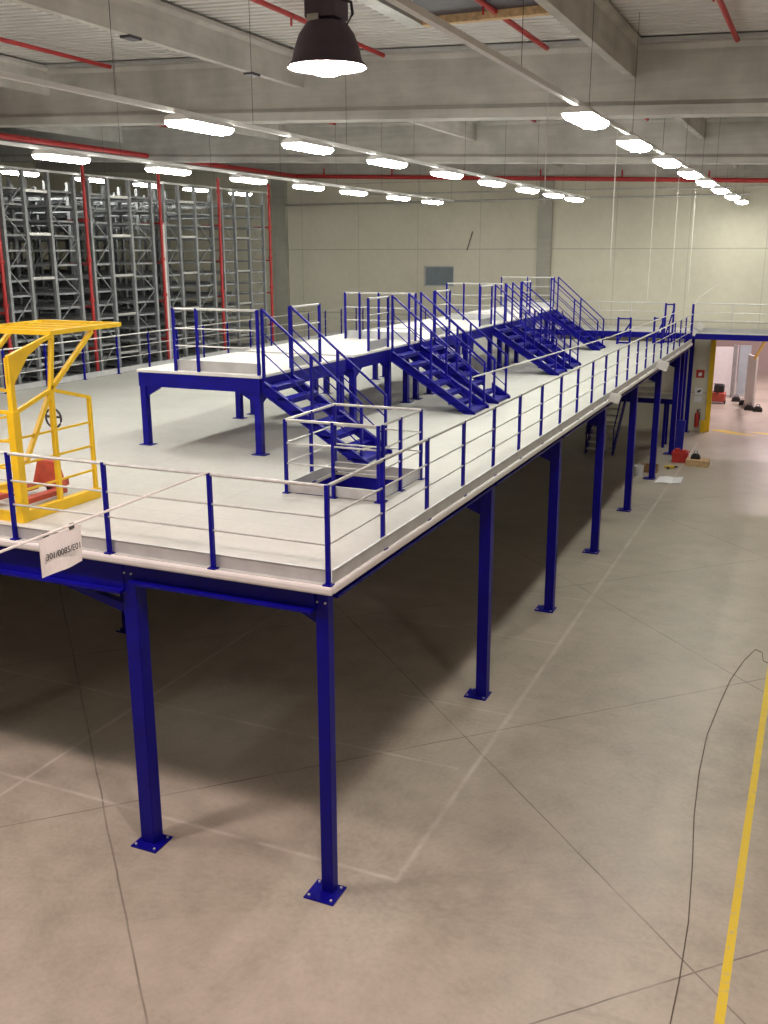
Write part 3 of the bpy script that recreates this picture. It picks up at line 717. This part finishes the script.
MB().prism([(.74,.226),(1.08,.226),(1.05,.36),(.98,.42),(.84,.42),(.77,.36)],'y',26.5,26.72).build('body', M['black'], tb, bevel=.03)
MB().tube([(.84,26.61,.41),(.86,26.61,.50),(.96,26.61,.50),(.98,26.61,.41)],.012,6).build('handle', M['black'], tb)
bk = thing('bucket','white plastic bucket on the floor before an aisle column','bucket',(-.62,24.05,0))
MB().lathe([(.13,0),(.17,.36),(.155,.36),(.12,.02)],-.62,24.05,20,cap=False).lathe([(.001,.015),(.125,.015)],-.62,24.05,20,cap=False).build('body', M['white'], bk, smooth=True)
MB().tube([(-.62+.165*math.cos(a),24.05,.34+.12*math.sin(a)) for a in [PI*k/10 for k in range(11)]],.006,6).build('handle', M['galv'], bk)
cb = thing('cardboard_box','open brown cardboard box behind the white bucket','box',(-.35,25.0,0))
MB().box(-.55,-.12,24.7,25.0,0,.02).box(-.55,-.53,24.7,25.0,.02,.26).box(-.14,-.12,24.7,25.0,.02,.26).box(-.53,-.14,24.7,24.72,.02,.26).box(-.53,-.14,24.98,25.0,.02,.26).build('body', M['cardboard'], cb)
MB().bar((-.54,24.7,.26),(-.68,24.7,.34),.28,.008,up=(0,0,1)).build('flap', M['cardboard'], cb)
pp = MB(); N = 8
for i in range(N+1):
    t_ = i/N; z = .012+.03*abs(math.sin(t_*5))
    pp.v += [(.03+.82*t_,23.2+.15*t_,z),(.05+.76*t_,24.15+.1*t_,z+.01)]
for i in range(N): pp.f.append((2*i,2*i+2,2*i+3,2*i+1))
po = pp.build('paper_sheet', M['paper']); md = po.modifiers.new('Solidify','SOLIDIFY'); md.thickness = .006; md.offset = 1
tag(po,'large white crumpled paper sheet lying at an aisle column foot','paper')
dr = thing('power_tool','small yellow and black power tool lying on the floor','tool',(.2,25.8,0))
MB().tube([(.02,25.6,.06),(.30,25.72,.06)],.055,10).build('body', M['yellow'], dr)
MB().tube([(.30,25.72,.06),(.42,25.77,.06)],.03,10).build('chuck', M['black'], dr)
MB().bar((.10,25.63,.05),(.16,25.42,.05),.06,.07).build('grip', M['black'], dr)
tag(MB().bar((-.72,30.15,.03),(-.62,30.42,1.60),.05,.04).build('leaning_plank', M['paper']),'thin white strip leaning under the deck end, past the stair landing','strip')
# fire point on the wall beside the doorway
fe = thing('fire_extinguisher','red fire extinguisher hanging on the wall beside the doorway','fire extinguisher',(.12,YW-.1,.1))
MB().lathe([(.085,.18),(.095,.20),(.095,.68),(.07,.76),(.03,.80),(.03,.84)],.12,YW-.12,18).build('cylinder', M['red'], fe, smooth=True)
MB().box(.09,.15,YW-.15,YW-.09,.84,.90).bar((.10,YW-.12,.88),(.24,YW-.12,.94),.025).build('valve', M['black'], fe)
MB().tube([(.14,YW-.14,.86),(.24,YW-.17,.78),(.23,YW-.17,.5),(.19,YW-.17,.42)],.014,6).build('hose', M['black'], fe)
MB().box(.04,.20,YW-.04,YW,.50,.56).build('bracket', M['black'], fe)
bg = thing('post_guard','yellow steel corner guard at the doorway foot','guard',(.45,YW-.2,0))
MB().box(.30,.50,YW-.32,YW-.28,0,.50).box(.46,.50,YW-.28,YW-.02,0,.50).build('plate', M['yellow'], bg, bevel=.008)
MB().box(.28,.52,YW-.34,YW-.02,0,.02).build('base', M['yellow'], bg)
s1 = thing('fire_sign','small red fire point sign on the wall beside the doorway','sign',(.1,YW-.02,2.4))
MB().box(-.06,.27,YW-.02,YW,2.22,2.55).build('panel', M['red'], s1, bevel=.004)
MB().prism([(.04,2.29),(.14,2.29),(.18,2.37),(.13,2.48),(.11,2.40),(.08,2.46),(.03,2.37)],'y',YW-.024,YW-.019).build('pictogram', M['paper'], s1)
s2 = thing('wall_notice','white notice with a black mark above a plain one beside the doorway','notice',(.1,YW-.02,1.7))
MB().box(-.06,.26,YW-.015,YW,1.52,1.80).build('panel', M['paper'], s2)
MB().prism([(.02,1.62),(.10,1.60),(.20,1.68),(.16,1.74),(.10,1.69),(.06,1.70)],'y',YW-.019,YW-.014).build('mark', M['ink'], s2)
tag(MB().box(-.06,.26,YW-.015,YW,1.20,1.46).build('wall_notice', M['paper'], bevel=.003),'plain white notice on the wall below the marked one','notice')

# ------------------------------------------------------------------ next hall seen through the doorway
def screen(label, x0, x1, y0, y1, z1, m, th=.08):
    g = thing('partition_screen', label, 'screen', ((x0+x1)/2,(y0+y1)/2,0), None)
    n = 6
    MB().bar((x0,y0,z1/2+.05),(x1,y1,z1/2+.05),th,z1-.1).build('panel', m, g)
    b = MB()
    for k in range(1,n):
        x = x0+(x1-x0)*k/n; y = y0+(y1-y0)*k/n
        b.bar((x,y,.1),(x,y,z1),th+.03,.03)
    b.build('rib', m, g)
    MB().bar((x0,y0,.05),(x1,y1,.05),.14,.1).build('foot_rail', M['zinc'], g)
screen('broad white ribbed screen beyond the doorway, behind the floor sweeper', -.8,.50,44.3,44.6,2.55,M['white'])
screen('grey narrow screen edge beyond the doorway, beside the broad white screen',   .53,.74,44.7,44.5,2.65,M['zinc'])
screen('grey blue screen in the middle beyond the doorway',   .78,1.32,45.1,45.2,2.6,M['greyblue'])
screen('white upright screen standing closest to the doorway', 1.46,1.92,41.6,40.4,2.5,M['white'])
fs = thing('floor_sweeper','small red and black floor sweeper beyond the doorway','sweeper',(.25,42.2,0))
MB().box(-.2,.5,41.7,42.4,.10,.55).build('body', M['jackred'], fs, bevel=.05)
MB().box(-.05,.42,41.85,42.35,.55,.92).build('seat', M['black'], fs, bevel=.05)
MB().tube([(.15,41.7,.5),(.15,41.6,1.0)],.03,8).tube([(-.05,41.6,1.0),(.38,41.6,1.0)],.025,8).build('handlebar', M['black'], fs)
for x in (-.24,.46): MB().tube([(x,41.9,.12),(x+.08,41.9,.12)],.12,14).build('wheel', M['black'], fs)
for i,(x,y,lab) in enumerate([(.95,43.0,'dark bag on the floor beside the floor sweeper'),(1.38,41.9,'small dark bag at the foot of the white upright screen'),(1.75,40.3,'dark bag lying before the white upright screen'),(2.15,40.0,'dark bag lying just past the white upright screen')]):
    g = thing('tool_bag', lab, 'bag', (x,y,0), None)
    MB().prism([(x-.22,0),(x+.22,0),(x+.20,.16),(x+.08,.26),(x-.1,.25),(x-.2,.15)],'y',y-.14,y+.14).build('body', M['black'], g, bevel=.04)
    MB().tube([(x-.1,y,.24),(x-.06,y,.34),(x+.06,y,.34),(x+.1,y,.25)],.014,6).build('handle', M['black'], g)
tag(MB().bar((1.80,40.3,2.46),(2.78,YW+.40,4.40),.10,.10).build('sloping_brace', M['yellow']),'sloping yellow brace between the doorway head and the white upright screen','brace')
tag(MB().box(3.2,4.3,47.0,47.6,0,2.2).box(3.1,4.4,46.9,47.7,2.2,2.26).build('cabinet', M['white'], bevel=.02),'pale cabinet far beyond the doorway','cabinet')

# loose cable on the aisle floor
cb_ = [(3.86,-1.2),(3.86,.3),(3.83,1.3),(3.74,2.4),(3.62,3.6),(3.55,4.8),(3.53,6.0),(3.60,7.2),(3.68,8.3),(3.84,9.3),(3.99,9.9),(4.12,9.8),(4.16,9.4),(4.4,9.2),(4.9,9.3)]
tag(MB().tube([(x,y,.006) for x,y in cb_],.006,6).build('cable', M['cable'], smooth=True),'thin dark cable winding along the aisle floor beside the yellow line','cable')

# ------------------------------------------------------------------ light beyond the doorway (roof lamps of the next hall)
for (x,y) in ((3,40),(3,48),(9,44)):
    l = bpy.data.lights.new('hall_lamp','AREA'); l.shape = 'DISK'; l.size = .6; l.energy = 720; l.color = (1,.80,.83)
    o = bpy.data.objects.new('hall_lamp', l); C.objects.link(o); o.location = (x,y,8.3)
w = bpy.data.worlds.new('world'); SC.world = w; w.use_nodes = True
w.node_tree.nodes['Background'].inputs[0].default_value = (.5,.5,.5,1); w.node_tree.nodes['Background'].inputs[1].default_value = .05
SC.view_settings.view_transform = 'Standard'; SC.view_settings.look = 'None'; SC.view_settings.gamma = 1
SC.view_settings.use_curve_mapping = False; SC.view_settings.exposure = 0
SC.cycles.max_bounces = 6; SC.cycles.diffuse_bounces = 4; SC.cycles.sample_clamp_indirect = 6
SC.cycles.use_denoising = True
